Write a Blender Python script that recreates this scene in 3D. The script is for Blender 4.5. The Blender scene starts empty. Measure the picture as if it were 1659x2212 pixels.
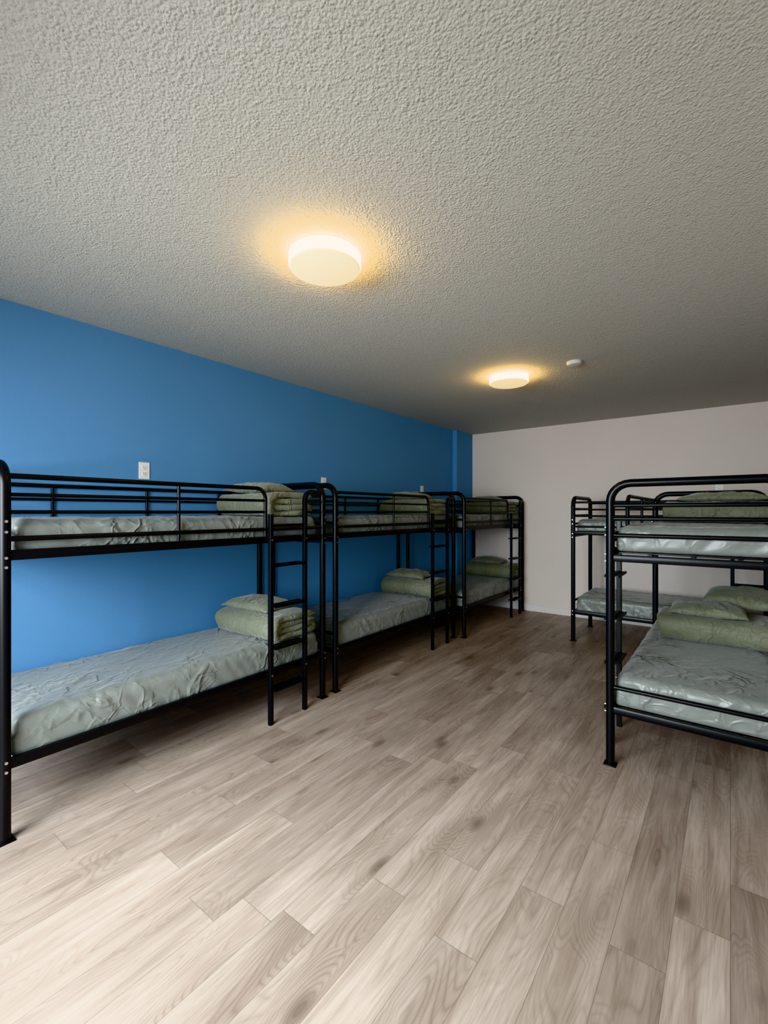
import bpy, bmesh, math, random
from mathutils import Vector, Matrix, noise
random.seed(4)
scene = bpy.context.scene
COL = scene.collection

CAM_H = 1.40
CEIL = 2.588
WX = -3.22      # blue wall
FY = 6.36       # far wall
NY = -0.50      # near wall
RX = 0.85       # right wall

# ------------------------------------------------------------------ materials
class NT:
    def __init__(s, name):
        s.m = bpy.data.materials.new(name); s.m.use_nodes = True
        s.t = s.m.node_tree; s.n = s.t.nodes; s.l = s.t.links
        s.b = s.n["Principled BSDF"]
    def node(s, typ, **kw):
        n = s.n.new(typ)
        for k, v in kw.items(): setattr(n, k, v)
        return n
    def link(s, a, b): s.l.new(a, b)
    def val(s, inp, v):
        if hasattr(v, 'is_output'): s.l.new(v, inp)
        else: inp.default_value = v
    def math(s, op, a, b=0.0, c=0.0, clamp=False):
        n = s.node('ShaderNodeMath', operation=op); n.use_clamp = clamp
        s.val(n.inputs[0], a); s.val(n.inputs[1], b); s.val(n.inputs[2], c)
        return n.outputs[0]
    def comb(s, x, y, z=0.0):
        n = s.node('ShaderNodeCombineXYZ')
        s.val(n.inputs[0], x); s.val(n.inputs[1], y); s.val(n.inputs[2], z)
        return n.outputs[0]
    def noise(s, vec, scale, detail=2, rough=.5, dist=0.0):
        n = s.node('ShaderNodeTexNoise')
        if vec is not None: s.link(vec, n.inputs['Vector'])
        n.inputs['Scale'].default_value = scale; n.inputs['Detail'].default_value = detail
        n.inputs['Roughness'].default_value = rough; n.inputs['Distortion'].default_value = dist
        return n.outputs['Fac']
    def ramp(s, fac, stops):
        n = s.node('ShaderNodeValToRGB')
        e = n.color_ramp.elements
        while len(e) < len(stops): e.new(.5)
        for i, (p, c) in enumerate(stops):
            e[i].position = p; e[i].color = (*c, 1) if len(c) == 3 else c
        s.link(fac, n.inputs[0]); return n.outputs[0]
    def mix(s, fac, a, b, mode='MIX'):
        n = s.node('ShaderNodeMix', data_type='RGBA', blend_type=mode)
        s.val(n.inputs[0], fac)
        s.val(n.inputs[6], a if hasattr(a, 'is_output') else (*a, 1))
        s.val(n.inputs[7], b if hasattr(b, 'is_output') else (*b, 1))
        return n.outputs[2]
    def bump(s, h, strength, dist, prev=None):
        n = s.node('ShaderNodeBump')
        n.inputs['Strength'].default_value = strength; n.inputs['Distance'].default_value = dist
        s.link(h, n.inputs['Height'])
        if prev: s.link(prev, n.inputs['Normal'])
        s.link(n.outputs[0], s.b.inputs['Normal']); return n.outputs[0]
    def obj(s): return s.node('ShaderNodeTexCoord').outputs['Object']
    def set(s, **kw):
        for k, v in kw.items():
            k = {'color': 'Base Color', 'rough': 'Roughness', 'metal': 'Metallic', 'spec': 'Specular IOR Level',
                 'sheen': 'Sheen Weight', 'coat': 'Coat Weight'}[k]
            if k == 'Base Color' and not hasattr(v, 'is_output'): v = (*v, 1)
            s.val(s.b.inputs[k], v)

def simple(name, color, rough=.5, metal=0, spec=.5):
    m = NT(name); m.set(color=color, rough=rough, metal=metal, spec=spec); return m.m

def mat_wall(name, color, bump=.15):
    m = NT(name); o = m.obj()
    n = m.noise(o, 2.0, 3)
    c = m.mix(n, tuple(x*.96 for x in color), tuple(min(1, x*1.04) for x in color))
    m.set(color=c, rough=.55, spec=.3)
    m.bump(m.noise(o, 140, 2), bump, .004)
    return m.m

def mat_ceiling():
    m = NT("popcorn_ceiling"); o = m.obj()
    n1 = m.noise(o, 120, 2, .6, .2)
    n2 = m.noise(o, 38, 1, .5)
    v = m.node('ShaderNodeTexVoronoi', feature='F1'); v.inputs['Scale'].default_value = 112
    m.link(o, v.inputs['Vector'])
    blob = m.math('SUBTRACT', 1.0, v.outputs['Distance'])
    h = m.math('ADD', m.math('MULTIPLY', n1, 1.0), m.math('MULTIPLY', m.math('MULTIPLY', blob, n2), 1.6))
    m.set(color=(.595, .575, .515), rough=.9, spec=.15)
    m.bump(h, .68, .0054)
    return m.m

def mat_floor():
    m = NT("vinyl_plank_floor"); o = m.obj()
    sp = m.node('ShaderNodeSeparateXYZ'); m.link(o, sp.inputs[0]); X, Y = sp.outputs[0], sp.outputs[1]
    PW, PL = .156, 1.22
    u = m.math('DIVIDE', X, PW); row = m.math('FLOOR', u)
    w = m.node('ShaderNodeTexWhiteNoise', noise_dimensions='1D'); m.link(row, w.inputs['W'])
    v = m.math('ADD', m.math('DIVIDE', Y, PL), m.math('MULTIPLY', w.outputs['Value'], 9.0))
    col = m.math('FLOOR', v)
    w2 = m.node('ShaderNodeTexWhiteNoise', noise_dimensions='2D'); m.link(m.comb(row, col), w2.inputs['Vector'])
    rid = w2.outputs['Value']; rcol = w2.outputs['Color']
    sc = m.node('ShaderNodeVectorMath', operation='SCALE'); m.link(rcol, sc.inputs[0]); sc.inputs['Scale'].default_value = 41.
    def shifted(vec):
        a = m.node('ShaderNodeVectorMath', operation='ADD'); m.link(vec, a.inputs[0]); m.link(sc.outputs[0], a.inputs[1]); return a.outputs[0]
    # knots
    vo = m.node('ShaderNodeTexVoronoi', feature='F1'); vo.inputs['Scale'].default_value = 1.0
    m.link(shifted(m.comb(m.math('MULTIPLY', X, 5.2), m.math('MULTIPLY', Y, 2.2))), vo.inputs['Vector'])
    kd = vo.outputs['Distance']
    knot = m.math('SUBTRACT', 1.0, m.math('MULTIPLY', kd, 6.0), clamp=True)
    kwide = m.math('SUBTRACT', 1.0, m.math('MULTIPLY', kd, 2.0), clamp=True)
    g1 = m.noise(shifted(m.comb(m.math('MULTIPLY', X, 21.), m.math('MULTIPLY', Y, 1.7))), 1.0, 6, .62, .8)
    g0 = m.noise(shifted(m.comb(m.math('MULTIPLY', X, 5.), m.math('MULTIPLY', Y, 1.3))), 1.0, 2, .5, .4)
    g2 = m.noise(shifted(m.comb(m.math('MULTIPLY', X, 170.), m.math('MULTIPLY', Y, 6.))), 1.0, 3, .65, .2)
    s = m.noise(shifted(m.comb(m.math('MULTIPLY', X, 5.0), m.math('MULTIPLY', Y, .8))), 1.0, 2, .45, .2)
    s = m.math('ADD', s, m.math('MULTIPLY', kwide, .24))
    rings = m.math('FRACT', m.math('MULTIPLY', s, 32.))
    rings = m.math('POWER', m.math('MULTIPLY', m.math('ABSOLUTE', m.math('SUBTRACT', rings, .5)), 2.0), 2.6)
    rmask = m.math('MULTIPLY', m.math('SUBTRACT', g0, .38, clamp=True), 3.5, clamp=True)
    c = m.ramp(g1, [(.28, (.270, .208, .166)), (.44, (.380, .307, .255)), (.58, (.450, .373, .317)), (.76, (.508, .433, .376))])
    c = m.mix(m.math('MULTIPLY', m.math('SUBTRACT', g0, .42, clamp=True), 2.1, clamp=True), c, (.268, .205, .163))
    c = m.mix(m.math('MULTIPLY', m.math('SUBTRACT', g2, .42, clamp=True), 1.2), c, (.19, .142, .112))
    c = m.mix(m.math('MULTIPLY', m.math('MULTIPLY', rings, rmask), .55), c, (.165, .12, .093))
    c = m.mix(m.math('MULTIPLY', kwide, .34), c, (.22, .165, .13))
    c = m.mix(m.math('MULTIPLY', m.math('POWER', knot, .7), .75), c, (.10, .07, .052))
    tone = m.ramp(rid, [(0, (.82, .805, .795)), (.5, (.97, .965, .96)), (1, (1.09, 1.09, 1.09))])
    c = m.mix(1.0, c, tone, 'MULTIPLY')
    def edge(f, size):
        fr = m.math('FRACT', f)
        return m.math('MULTIPLY', m.math('MINIMUM', fr, m.math('SUBTRACT', 1.0, fr)), size)
    e = m.math('MINIMUM', edge(u, PW), edge(v, PL))
    seam = m.math('LESS_THAN', e, .0011)
    c = m.mix(m.math('MULTIPLY', seam, .65), c, (.13, .10, .08))
    m.set(color=c, rough=m.math('ADD', .36, m.math('MULTIPLY', g2, .18)), spec=.45)
    h = m.math('SUBTRACT', m.math('MULTIPLY', g2, .3), m.math('MULTIPLY', seam, 1.0))
    m.bump(h, .25, .002)
    return m.m

def mat_fabric(name, c1, c2, rough=.55, sheen=.3, wr=.5, k=1.0):
    m = NT(name); o = m.obj()
    a = m.noise(o, 3.2, 2, .5, 1.2)
    c = m.mix(a, c1, c2)
    m.set(color=c, rough=rough, sheen=sheen, spec=.45)
    r = m.math('ABSOLUTE', m.math('SUBTRACT', m.noise(o, 3.6*k, 2, .5, .6), .5))
    r = m.math('SUBTRACT', 1.0, m.math('MULTIPLY', r, 20.0), clamp=True)
    r2 = m.math('ABSOLUTE', m.math('SUBTRACT', m.noise(o, 9.*k, 2, .5, .5), .5))
    r2 = m.math('SUBTRACT', 1.0, m.math('MULTIPLY', r2, 13.0), clamp=True)
    msk = m.noise(o, 2.6, 1)
    msk = m.math('ADD', m.math('MULTIPLY', m.math('SUBTRACT', msk, .42, clamp=True), 5.0, clamp=True), .25)
    h = m.math('MULTIPLY', m.math('ADD', r, m.math('MULTIPLY', r2, .6)), msk)
    m.bump(h, wr, .008)
    return m.m

M_BLUE = mat_wall("blue_wall_paint", (.122, .290, .540))
M_WHITE = mat_wall("white_wall_paint", (.80, .72, .665))
M_CEIL = mat_ceiling()
M_FLOOR = mat_floor()
M_TRIM = simple("white_trim", (.80, .77, .74), .4)
M_DET = simple("detector_plastic", (.60, .58, .53), .5)
M_BLACK = simple("black_powder_coat", (.006, .006, .007), .34, 0, .28)
M_BOLT = simple("steel_bolt", (.6, .6, .6), .3, 1)
M_SHEET = mat_fabric("sage_sheet", (.180, .197, .180), (.214, .233, .212), .36, .25, .75)
M_OLIVE = mat_fabric("olive_bedding", (.175, .185, .122), (.220, .230, .158), .62, .3, .6, 1.6)
M_PLATE = simple("outlet_plastic", (.85, .84, .82), .35)
M_SLOT = simple("outlet_slot", (.03, .03, .03), .6)

def mat_emit(name, color, strength):
    m = NT(name); m.set(color=(.8, .8, .75), rough=.4)
    m.b.inputs['Emission Color'].default_value = (*color, 1)
    m.b.inputs['Emission Strength'].default_value = strength
    return m.m
M_RIM = mat_emit("lamp_rim_glow", (1.0, .64, .20), 27)
M_FACE = mat_emit("lamp_face_glow", (1.0, .75, .35), .80)

# ------------------------------------------------------------------ helpers
def finish(bm, name, mats, parent=None, smooth=None, loc=(0, 0, 0), rot=(0, 0, 0)):
    me = bpy.data.meshes.new(name)
    bmesh.ops.recalc_face_normals(bm, faces=bm.faces[:])
    bm.to_mesh(me); bm.free()
    for m in (mats if isinstance(mats, (list, tuple)) else [mats]): me.materials.append(m)
    ob = bpy.data.objects.new(name, me); COL.objects.link(ob)
    ob.location = loc; ob.rotation_euler = rot
    if parent: ob.parent = parent
    if smooth is not None:
        for p in me.polygons: p.use_smooth = True
        if smooth < 179:
            md = ob.modifiers.new("EdgeSplit", 'EDGE_SPLIT'); md.split_angle = math.radians(smooth)
    return ob

def empty(name, loc=(0, 0, 0), rotz=0):
    e = bpy.data.objects.new(name, None); COL.objects.link(e)
    e.location = loc; e.rotation_euler = (0, 0, rotz); e.empty_display_size = .2
    return e

def box(bm, x0, x1, y0, y1, z0, z1, mi=0, bevel=0):
    vs = [bm.verts.new((x, y, z)) for x in (x0, x1) for y in (y0, y1) for z in (z0, z1)]
    f = [(0, 1, 3, 2), (4, 6, 7, 5), (0, 4, 5, 1), (2, 3, 7, 6), (0, 2, 6, 4), (1, 5, 7, 3)]
    fs = [bm.faces.new([vs[i] for i in q]) for q in f]
    for q in fs: q.material_index = mi
    if bevel:
        es = list({e for q in fs for e in q.edges})
        r = bmesh.ops.bevel(bm, geom=es, offset=bevel, segments=2, affect='EDGES', profile=.5)
        for q in r['faces']: q.material_index = mi

def round_path(pts, rad, n=6):
    pts = [Vector(p) for p in pts]
    if rad <= 0 or len(pts) < 3: return pts
    out = [pts[0]]
    for i in range(1, len(pts)-1):
        a, b, c = pts[i-1], pts[i], pts[i+1]
        d1 = (a-b).normalized(); d2 = (c-b).normalized()
        r = min(rad, (a-b).length*.49, (c-b).length*.49)
        ctr = b+(d1+d2)*r
        for k in range(n+1):
            t = k/n*math.pi/2
            out.append(ctr-d2*r*math.cos(t)-d1*r*math.sin(t))
    out.append(pts[-1]); return out

def tube(bm, pts, r, corner=0, segs=10, square=False, mi=0):
    P = round_path(pts, corner)
    rx, ry = (r, r) if not isinstance(r, tuple) else r
    if square:
        b = .22
        base = [(1, -1+b), (1, 1-b), (1-b, 1), (-1+b, 1), (-1, 1-b), (-1, -1+b), (-1+b, -1), (1-b, -1)]
    else:
        base = [(math.cos(2*math.pi*k/segs), math.sin(2*math.pi*k/segs)) for k in range(segs)]
    t = (P[1]-P[0]).normalized()
    ref = Vector((0, 0, 1)) if abs(t.z) < .9 else Vector((1, 0, 0))
    n = (ref - t*ref.dot(t)).normalized()
    rings = []
    for i, p in enumerate(P):
        if i == 0: tt = t
        elif i == len(P)-1: tt = (P[i]-P[i-1]).normalized()
        else: tt = ((P[i+1]-P[i]).normalized()+(P[i]-P[i-1]).normalized()).normalized()
        n = (n - tt*n.dot(tt)).normalized()
        bn = tt.cross(n)
        rings.append([bm.verts.new(p+bn*(cx*rx)+n*(cy*ry)) for cx, cy in base])
    K = len(base)
    for a, b2 in zip(rings, rings[1:]):
        for k in range(K):
            f = bm.faces.new((a[k], a[(k+1) % K], b2[(k+1) % K], b2[k])); f.material_index = mi
    bm.faces.new(rings[0][::-1]).material_index = mi; bm.faces.new(rings[-1]).material_index = mi

def boxgrid(nx, ny, nz):
    bm = bmesh.new(); V = {}
    def v(i, j, k):
        if (i, j, k) not in V: V[(i, j, k)] = bm.verts.new((2*i/nx-1, 2*j/ny-1, 2*k/nz-1))
        return V[(i, j, k)]
    for i in range(nx):
        for j in range(ny):
            for k in (0, nz): bm.faces.new((v(i, j, k), v(i+1, j, k), v(i+1, j+1, k), v(i, j+1, k)))
    for i in range(nx):
        for k in range(nz):
            for j in (0, ny): bm.faces.new((v(i, j, k), v(i+1, j, k), v(i+1, j, k+1), v(i, j, k+1)))
    for j in range(ny):
        for k in range(nz):
            for i in (0, nx): bm.faces.new((v(i, j, k), v(i, j+1, k), v(i, j+1, k+1), v(i, j, k+1)))
    return bm

def ridge(p, s, seed, k=5.0):
    q = Vector((p.x*s+seed, p.y*s+seed*1.7, p.z*s))
    w = noise.noise(q*.6+Vector((7, 3, 1)))
    q += Vector((w, -w, w))*.9
    return max(0, 1-abs(noise.noise(q))*k)**1.5

def mattress(name, W, L, z0, z1, seed, parent):
    bm = boxgrid(64, 160, 12)
    h = Vector((W/2, L/2, (z1-z0)/2)); zc = (z0+z1)/2
    for v in bm.verts:
        r = .05 if v.co.z > 0 else .018
        p = Vector((v.co.x*h.x, v.co.y*h.y, v.co.z*h.z))
        q = Vector([max(-h[i]+r, min(h[i]-r, p[i])) for i in range(3)])
        d = p-q
        nrm = d.normalized() if d.length > 1e-6 else Vector((0, 0, 1))
        p = q+nrm*r
        top = max(0, nrm.z)
        side = 1-abs(nrm.z)
        ex = 1-min(1, (h.x-abs(p.x))/.25); ey = 1-min(1, (h.y-abs(p.y))/.55)
        edge = max(ex, ey, .30)
        rp = Vector((p.x*1.0+p.y*.35, p.y*.55-p.x*.3, 0))
        rq = Vector((p.x*.5-p.y*.5, p.y*.9+p.x*.6, 0))
        a = ridge(rp, 4.5, seed, 9)*.0062*edge*top + ridge(rq, 8, seed+5, 8)*.0055*edge*top + ridge(rp, 13, seed+9, 7)*.003*top
        a += noise.noise(Vector((p.x*2+seed, p.y*2, 0)))*.006*top
        sfold = noise.noise(Vector(((p.x+p.y)*16+p.z*12+seed, (p.x-p.y)*3, p.z*3)))
        a += side*(sfold*.006+.002)
        if nrm.z < -.2: a = 0
        p = p+nrm*a
        v.co = (p.x, p.y, p.z+zc)
    return finish(bm, name, M_SHEET, parent, smooth=180)

# ------------------------------------------------------------------ room shell
bm = bmesh.new(); box(bm, WX-.15, RX+.15, NY-.15, FY+.15, -.12, 0); finish(bm, "floor", M_FLOOR)
bm = bmesh.new(); box(bm, WX-.15, RX+.15, NY-.15, FY+.15, CEIL, CEIL+.12); finish(bm, "ceiling", M_CEIL)
bm = bmesh.new(); box(bm, WX-.15, WX, NY-.15, FY+.15, 0, CEIL)
box(bm, WX-.01, -3.15, 5.86, FY+.01, 0, CEIL); finish(bm, "wall_left", M_BLUE)
bm = bmesh.new(); box(bm, -3.15, RX+.15, FY, FY+.15, 0, CEIL); finish(bm, "wall_back", M_WHITE)
bm = bmesh.new(); box(bm, RX, RX+.15, NY, FY, 0, CEIL); finish(bm, "wall_right", M_WHITE)
WX0, WX1, WZ0, WZ1 = -2.45, -.45, .06, 2.15
bm = bmesh.new()
box(bm, WX, WX0, NY-.15, NY, 0, CEIL); box(bm, WX1, RX+.15, NY-.15, NY, 0, CEIL)
box(bm, WX0, WX1, NY-.15, NY, WZ1, CEIL); box(bm, WX0, WX1, NY-.15, NY, 0, WZ0)
finish(bm, "wall_front", M_WHITE)
bm = bmesh.new()
for a, b in ((WX0, WX0+.05), (WX1-.05, WX1), ((WX0+WX1)/2-.03, (WX0+WX1)/2+.03)):
    box(bm, a, b, NY-.11, NY-.04, WZ0, WZ1, bevel=.004)
for a, b in ((WZ0, WZ0+.05), (WZ1-.05, WZ1)):
    box(bm, WX0+.05, WX1-.05, NY-.11, NY-.04, a, b, bevel=.004)
finish(bm, "window_1", M_TRIM)

def baseboard(name, segs):
    bm = bmesh.new()
    for s in segs: box(bm, *s, 0, .09, bevel=.004)
    finish(bm, name, M_TRIM)
baseboard("baseboard_back", [(-3.15, RX, FY-.013, FY)])
baseboard("baseboard_left", [(WX, WX+.013, NY, 5.86), (-3.15, -3.137, 5.847, FY-.014)])
baseboard("baseboard_right", [(RX-.013, RX, NY+.001, FY-.014)])

# ------------------------------------------------------------------ outlets
def outlet(loc, rotz):
    bm = bmesh.new()
    box(bm, -.036, .036, -.006, 0, -.058, .058, 0, bevel=.002)
    for zc in (.021, -.021):
        box(bm, -.017, .017, -.0085, -.004, zc-.015, zc+.015, 0, bevel=.0015)
        box(bm, -.0075, -.0055, -.0092, -.008, zc-.002, zc+.007, 1)
        box(bm, .0055, .0075, -.0092, -.008, zc-.002, zc+.007, 1)
        box(bm, -.002, .002, -.0092, -.008, zc-.010, zc-.006, 1)
    finish(bm, "wall_outlet", [M_PLATE, M_SLOT], None, None, loc, (0, 0, rotz))
for y in (1.48, 3.22, 5.03): outlet((WX, y, 1.685), math.radians(90))
outlet((-.10, FY, 1.685), 0)

# ------------------------------------------------------------------ ceiling lights
def lathe(bm, prof, n=64, mis=None):
    rings = []
    for r, z in prof:
        rings.append([bm.verts.new((r*math.cos(2*math.pi*k/n), r*math.sin(2*math.pi*k/n), z)) for k in range(n)])
    for i, (a, b) in enumerate(zip(rings, rings[1:])):
        for k in range(n):
            f = bm.faces.new((a[k], a[(k+1) % n], b[(k+1) % n], b[k])); f.material_index = mis[i] if mis else 0
    f = bm.faces.new(rings[-1]); f.material_index = mis[-1] if mis else 0
    f = bm.faces.new(rings[0][::-1]); f.material_index = mis[0] if mis else 0

def ceiling_light(x, y):
    e = empty("ceiling_light", (x, y, CEIL))
    bm = bmesh.new(); lathe(bm, [(.150, 0), (.150, -.012)]); finish(bm, "mounting_base", M_TRIM, e, 40)
    bm = bmesh.new()
    R = .165
    prof = [(R-.006, -.010), (R, -.016), (R, -.062), (R-.003, -.068), (R-.008, -.0715), (R-.012, -.073)]
    lathe(bm, prof, 80, [0, 0, 0, 1, 1, 1, 1])
    finish(bm, "diffuser", [M_RIM, M_FACE], e, 60)
ceiling_light(-1.482, 1.492)
ceiling_light(-1.535, 3.80)
bm = bmesh.new(); lathe(bm, [(.058, 0), (.058, -.012), (.050, -.026), (.030, -.032)], 40)
finish(bm, "smoke_detector", M_DET, None, 40, (-.98, 3.76, CEIL))

# ------------------------------------------------------------------ bunk bed
TOPZ = 1.61
def bunk(name_loc, rotz, L=1.90, W=.76, seed=1.0, ks=1.0):
    e = empty("bunk_bed", name_loc, rotz)
    e.scale = (1, 1, ks)
    hx, hy = W/2, L/2
    PR = .0225
    bm = bmesh.new()
    for s in (-1, 1):
        y = s*hy
        tube(bm, [(-hx, y, .006), (-hx, y, TOPZ), (hx, y, TOPZ), (hx, y, .006)], PR, .10, 14)
        for z, r in ((1.485, .012), (1.41, .012), (1.315, .012), (.445, .012)):
            tube(bm, [(-hx, y, z), (hx, y, z)], r)
        for z in (1.185, .315):
            tube(bm, [(-hx, y, z), (hx, y, z)], (.012, .02), square=True)
        for x in (-hx, hx):
            box(bm, x-.032, x+.032, y-.032, y+.032, 0, .006, bevel=.002)
            for z in (1.205, 1.165, .34, .30, 1.315, 1.36):
                sx = 1 if x > 0 else -1
                tube(bm, [(x+sx*PR*.8, y, z), (x+sx*(PR+.006), y, z)], .006, mi=1)
    for z in (1.215, .325):
        for x in (-hx, hx):
            tube(bm, [(x, -hy, z), (x, hy, z)], (.012, .022), square=True)
        n = 13
        for i in range(n):
            y = -hy+L*(i+.5)/n
            tube(bm, [(-hx+.008, y, z-.004), (hx-.008, y, z-.004)], (.012, .005), square=True)
        for x in (-.19, 0, .19):
            tube(bm, [(x, -hy, z-.010), (x, hy, z-.010)], (.010, .006), square=True)
    finish(bm, "frame", [M_BLACK, M_BOLT], e, 40)
    bm = bmesh.new()
    ly0, ly1 = hy-.525, hy-.225
    gr = .0125
    tube(bm, [(hx, -hy, 1.555), (hx, ly0-.005, 1.555), (hx, ly0-.005, 1.215)], gr, .07)
    for z in (1.475, 1.40, 1.285):
        tube(bm, [(hx, -hy, z), (hx, ly0-.005, z)], .009 if z > 1.3 else .012)
    tube(bm, [(hx, -.18, 1.215), (hx, -.18, 1.555)], .009)
    tube(bm, [(hx, ly0, 1.285), (hx, hy, 1.285)], .012)
    for z in (1.475, 1.40):
        tube(bm, [(hx+.035, ly1, z), (hx, hy, z)], .009)
    tube(bm, [(-hx, -hy, 1.555), (-hx, hy, 1.555)], gr)
    for z in (1.475, 1.40, 1.285):
        tube(bm, [(-hx, -hy, z), (-hx, hy, z)], .009)
    for y in (0., .55, -.55):
        tube(bm, [(-hx, y, 1.215), (-hx, y, 1.555)], .009)
    finish(bm, "guard_rails", [M_BLACK, M_BOLT], e, 40)
    bm = bmesh.new(); lx = hx+.048
    tube(bm, [(lx, ly0, 0), (lx, ly0, 1.385)], .0145, square=True)
    tube(bm, [(lx, ly1, 0), (lx, ly1, 1.545), (hx, hy-.02, 1.545)], .0145, .07, square=True)
    for z in (1.31, 1.045, .775, .50, .225):
        tube(bm, [(lx, ly0, z), (lx, ly1, z)], (.012, .008) if z < 1.3 else .010, square=True)
        if z < 1.3:
            for x in (lx-.042, lx+.03):
                tube(bm, [(x, ly0+.012, z), (x, ly1-.012, z)], (.004, .008), square=True)
            for i in range(9):
                y = ly0+.025+(ly1-ly0-.05)*i/8
                tube(bm, [(lx-.042, y, z+.003), (lx+.03, y, z+.003)], (.006, .003), square=True)
    for y in (ly0, ly1):
        for z in (1.215, .325):
            tube(bm, [(hx, y, z), (lx, y, z)], .010)
            tube(bm, [(lx+.013, y, z), (lx+.019, y, z)], .006, mi=1)
    finish(bm, "ladder", [M_BLACK, M_BOLT], e, 40)
    mattress("upper_mattress", W-.050, L-.07, 1.222, 1.368, seed, e)
    mattress("lower_mattress", W-.034, L-.06, .332, .505, seed+11.3, e)
    return e

XL = -2.83
bunk((XL, 1.495, 0), 0, 1.890, .76, 1.0)
bunk((XL, 3.53, 0), 0, 1.90, .76, 2.3)
bunk((-2.735, 5.435, 0), 0, 1.77, .76, 3.9)
KR = .967
bunk((-.15, 3.715, 0), math.pi, 1.90, .76, 5.1, KR)
bunk((-.41, 5.55, 0), -math.pi/2, 1.90, .76, 6.6, KR)

# ------------------------------------------------------------------ bedding
def folded_duvet(loc, rotz, width=.60, depth=.42, seed=0., th=.040, layers=4):
    hd = depth/2
    gap = th*1.02
    path = []
    Ht = (layers-1)*gap
    def arc(yc, zc, r, a0, a1, n=8, ry=None):
        for k in range(n+1):
            a = a0+(a1-a0)*k/n
            path.append((yc+(ry or r)*math.cos(a), zc+r*math.sin(a)))
    zt = th/2+Ht
    R = Ht/2
    path.append((hd-.02, zt)); path.append((hd*.4, zt+.006)); path.append((0, zt+.008)); path.append((-hd*.4, zt+.005))
    arc(-hd+R+th/2, th/2+R, R, math.pi/2, math.pi*1.5, 12, R*.8)
    path.append((-.1*hd, th/2)); path.append((hd*.5, th/2))
    arc(hd-gap/2-.02, th/2+gap/2, gap/2, -math.pi/2, math.pi/2, 6)
    path.append((0.2*hd, th/2+gap)); path.append((-hd+R+.03, th/2+gap))
    arc(-hd+R+.03, th/2+gap*1.5, gap/2, -math.pi/2, -math.pi*1.5, 6)
    path.append((0.2*hd, th/2+2*gap)); path.append((hd-.035, th/2+2*gap))
    P = [Vector((0, a, b)) for a, b in path]
    D = [P[0]]
    for a, b in zip(P, P[1:]):
        n = max(1, int((b-a).length/.018))
        for k in range(1, n+1): D.append(a.lerp(b, k/n))
    D = [q for i, q in enumerate(D) if i == 0 or (q-D[i-1]).length > 1e-4]
    N = len(D)
    bm = bmesh.new(); nx = 40; sections = []
    for i in range(nx+1):
        t = 2*i/nx-1; x = t*width/2
        endk = max(0, (abs(t)-.93)/.07); hk = math.sqrt(max(0, 1-endk**2*.75))
        left, right = [], []
        for j, q in enumerate(D):
            a = D[max(0, j-1)]; b = D[min(N-1, j+1)]
            tg = (b-a).normalized(); nr = Vector((0, -tg.z, tg.y))
            u = min(j, N-1-j)/2.0; ek = math.sqrt(max(.05, 1-(1-min(1, u))**2))
            hh = th/2*.97*hk*ek
            w = noise.noise(Vector((x*5+seed, q.y*5, q.z*9)))
            w2 = ridge(Vector((x, q.y, q.z)), 9, seed, 5)
            off = Vector((0, w*.014, w*.008))
            xs = x+noise.noise(Vector((seed, j*.13, 0)))*.030*(abs(t)**3)*(1 if t > 0 else -1)
            left.append(Vector((xs, 0, 0))+q+nr*(hh+w2*.006)+off)
            right.append(Vector((xs, 0, 0))+q-nr*(hh+w2*.003)+off)
        ring = [bm.verts.new((p.x, p.y, max(.001, p.z))) for p in left+right[::-1]]
        sections.append(ring)
    K = len(sections[0])
    for a, b in zip(sections, sections[1:]):
        for k in range(K): bm.faces.new((a[k], a[(k+1) % K], b[(k+1) % K], b[k]))
    for ring, flip in ((sections[0], True), (sections[-1], False)):
        for k in range(N-1):
            q = (ring[k], ring[k+1], ring[K-2-k], ring[K-1-k])
            bm.faces.new(q[::-1] if flip else q)
    return finish(bm, "folded_duvet", M_OLIVE, None, 180, loc, (0, 0, rotz))

def pillow(loc, rotz, w=.52, d=.34, h=.10, seed=0., tilt=(0, 0)):
    nx, ny = 44, 32
    bm = bmesh.new(); T = []; B = []
    for i in range(nx+1):
        rt, rb = [], []
        for j in range(ny+1):
            u, v = 2*i/nx-1, 2*j/ny-1
            k = (max(0, 1-abs(u)**3.2)*max(0, 1-abs(v)**3.2))**.5
            pinch = 1-.07*(1-abs(u)**2)*abs(v)**4, 1-.05*(1-abs(v)**2)*abs(u)**4
            x = u*w/2*pinch[1]; y = v*d/2*pinch[0]
            n = noise.noise(Vector((x*7+seed, y*7, 1)))*.012+ridge(Vector((x, y, 0)), 6, seed, 5)*.008
            zt = h*.62*k+n*k; zb = -h*.38*k
            droop = -.012*(u*u+v*v)*0.5
            on = (i in (0, nx) or j in (0, ny))
            a = bm.verts.new((x, y, h*.38+zt+droop)); rt.append(a)
            rb.append(a if on else bm.verts.new((x, y, h*.38+zb)))
        T.append(rt); B.append(rb)
    for i in range(nx):
        for j in range(ny):
            bm.faces.new((T[i][j], T[i+1][j], T[i+1][j+1], T[i][j+1]))
            q = [B[i][j], B[i][j+1], B[i+1][j+1], B[i+1][j]]
            try: bm.faces.new(q)
            except ValueError: pass
    return finish(bm, "pillow", M_OLIVE, None, 180, loc, (tilt[0], tilt[1], rotz))

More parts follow.
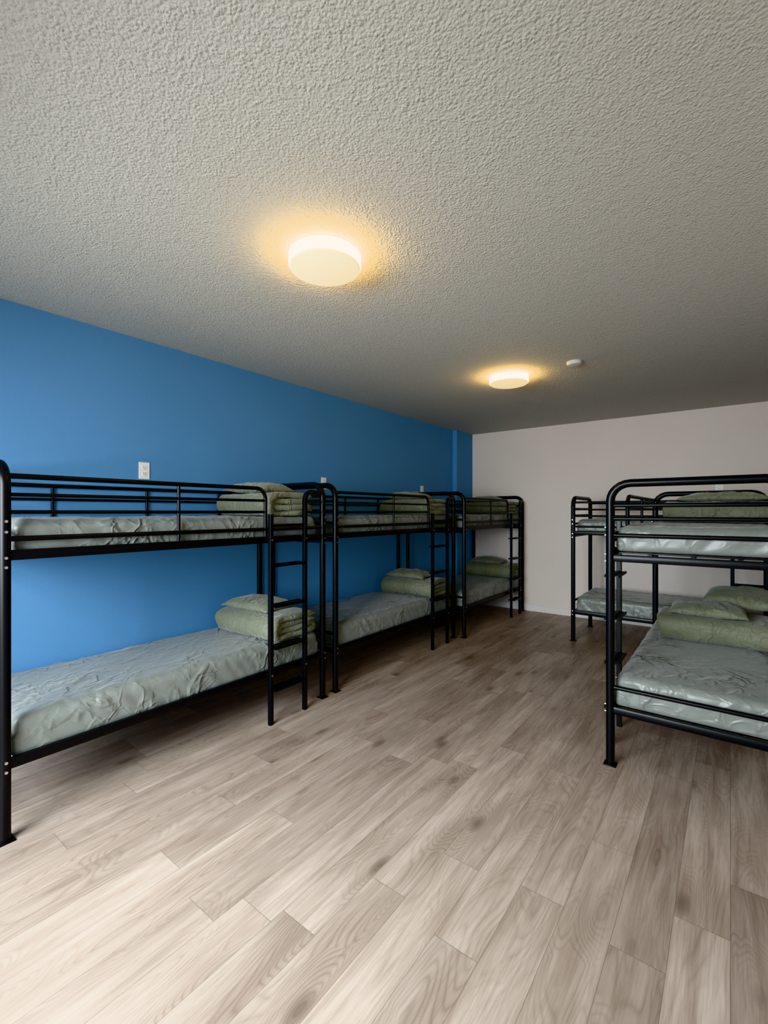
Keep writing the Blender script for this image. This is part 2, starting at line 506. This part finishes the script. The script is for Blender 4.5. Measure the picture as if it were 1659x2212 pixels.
def stack(x, y, z, rotz, seed, w=.64, d=.44, pw=.46):
    folded_duvet((x, y, z), rotz, w, d, seed)
    c, s = math.cos(rotz), math.sin(rotz)
    px, py = -.06, .0
    pillow((x+px*c-py*s, y+px*s+py*c, z+.166), rotz+.06, pw, .33, .085, seed+3, (0, .03))

US, LS = 1.372, .509
for (bx, by, sd) in ((XL, 1.49, .5), (XL, 3.53, 9.2), (-2.735, 5.365, 17.7)):
    stack(bx+.05, by+.67, LS, .08, sd)
    stack(bx+.02, by+.69, US, -.03, sd+4)
UR, LR = 1.372*KR, .509*KR
folded_duvet((-.09, 3.99, LR), .03, .66, .46, 31., .042)
pillow((-.13, 3.97, LR+.174), .02, .46, .36, .09, 33.)
pillow((.06, 4.23, LR+.225), -.15, .44, .34, .12, 35., (.15, 0))
folded_duvet((-.07, 3.98, UR), .03, .64, .46, 41., .034)
pillow((-.05, 4.02, UR+.142), .02, .54, .36, .070, 43.)

# ------------------------------------------------------------------ lights / world
def area(name, loc, rot, sx, sy, e, col):
    l = bpy.data.lights.new(name, 'AREA'); l.shape = 'RECTANGLE'; l.size = sx; l.size_y = sy; l.energy = e; l.color = col
    o = bpy.data.objects.new(name, l); COL.objects.link(o); o.location = loc; o.rotation_euler = rot; return o
area("daylight_window", ((WX0+WX1)/2-.1, NY-1.25, 2.05), (math.radians(65), 0, 0), 2.8, 2.2, 560, (.86, .95, 1.0))

w = bpy.data.worlds.new("sky_world"); scene.world = w; w.use_nodes = True
nt = w.node_tree; bg = nt.nodes['Background']
bg.inputs[0].default_value = (.85, .93, 1.0, 1); bg.inputs[1].default_value = 1.8

# ------------------------------------------------------------------ camera
cam = bpy.data.cameras.new("camera"); co = bpy.data.objects.new("camera", cam); COL.objects.link(co)
co.location = (0, 0, CAM_H); co.rotation_euler = (math.radians(90), 0, math.radians(37.4))
cam.sensor_fit = 'HORIZONTAL'; cam.sensor_width = 36; cam.lens = 978.6/1659*36
cam.clip_start = .02
scene.camera = co
scene.view_settings.view_transform = 'Khronos PBR Neutral'
scene.view_settings.look = 'None'
scene.view_settings.exposure = 0.0
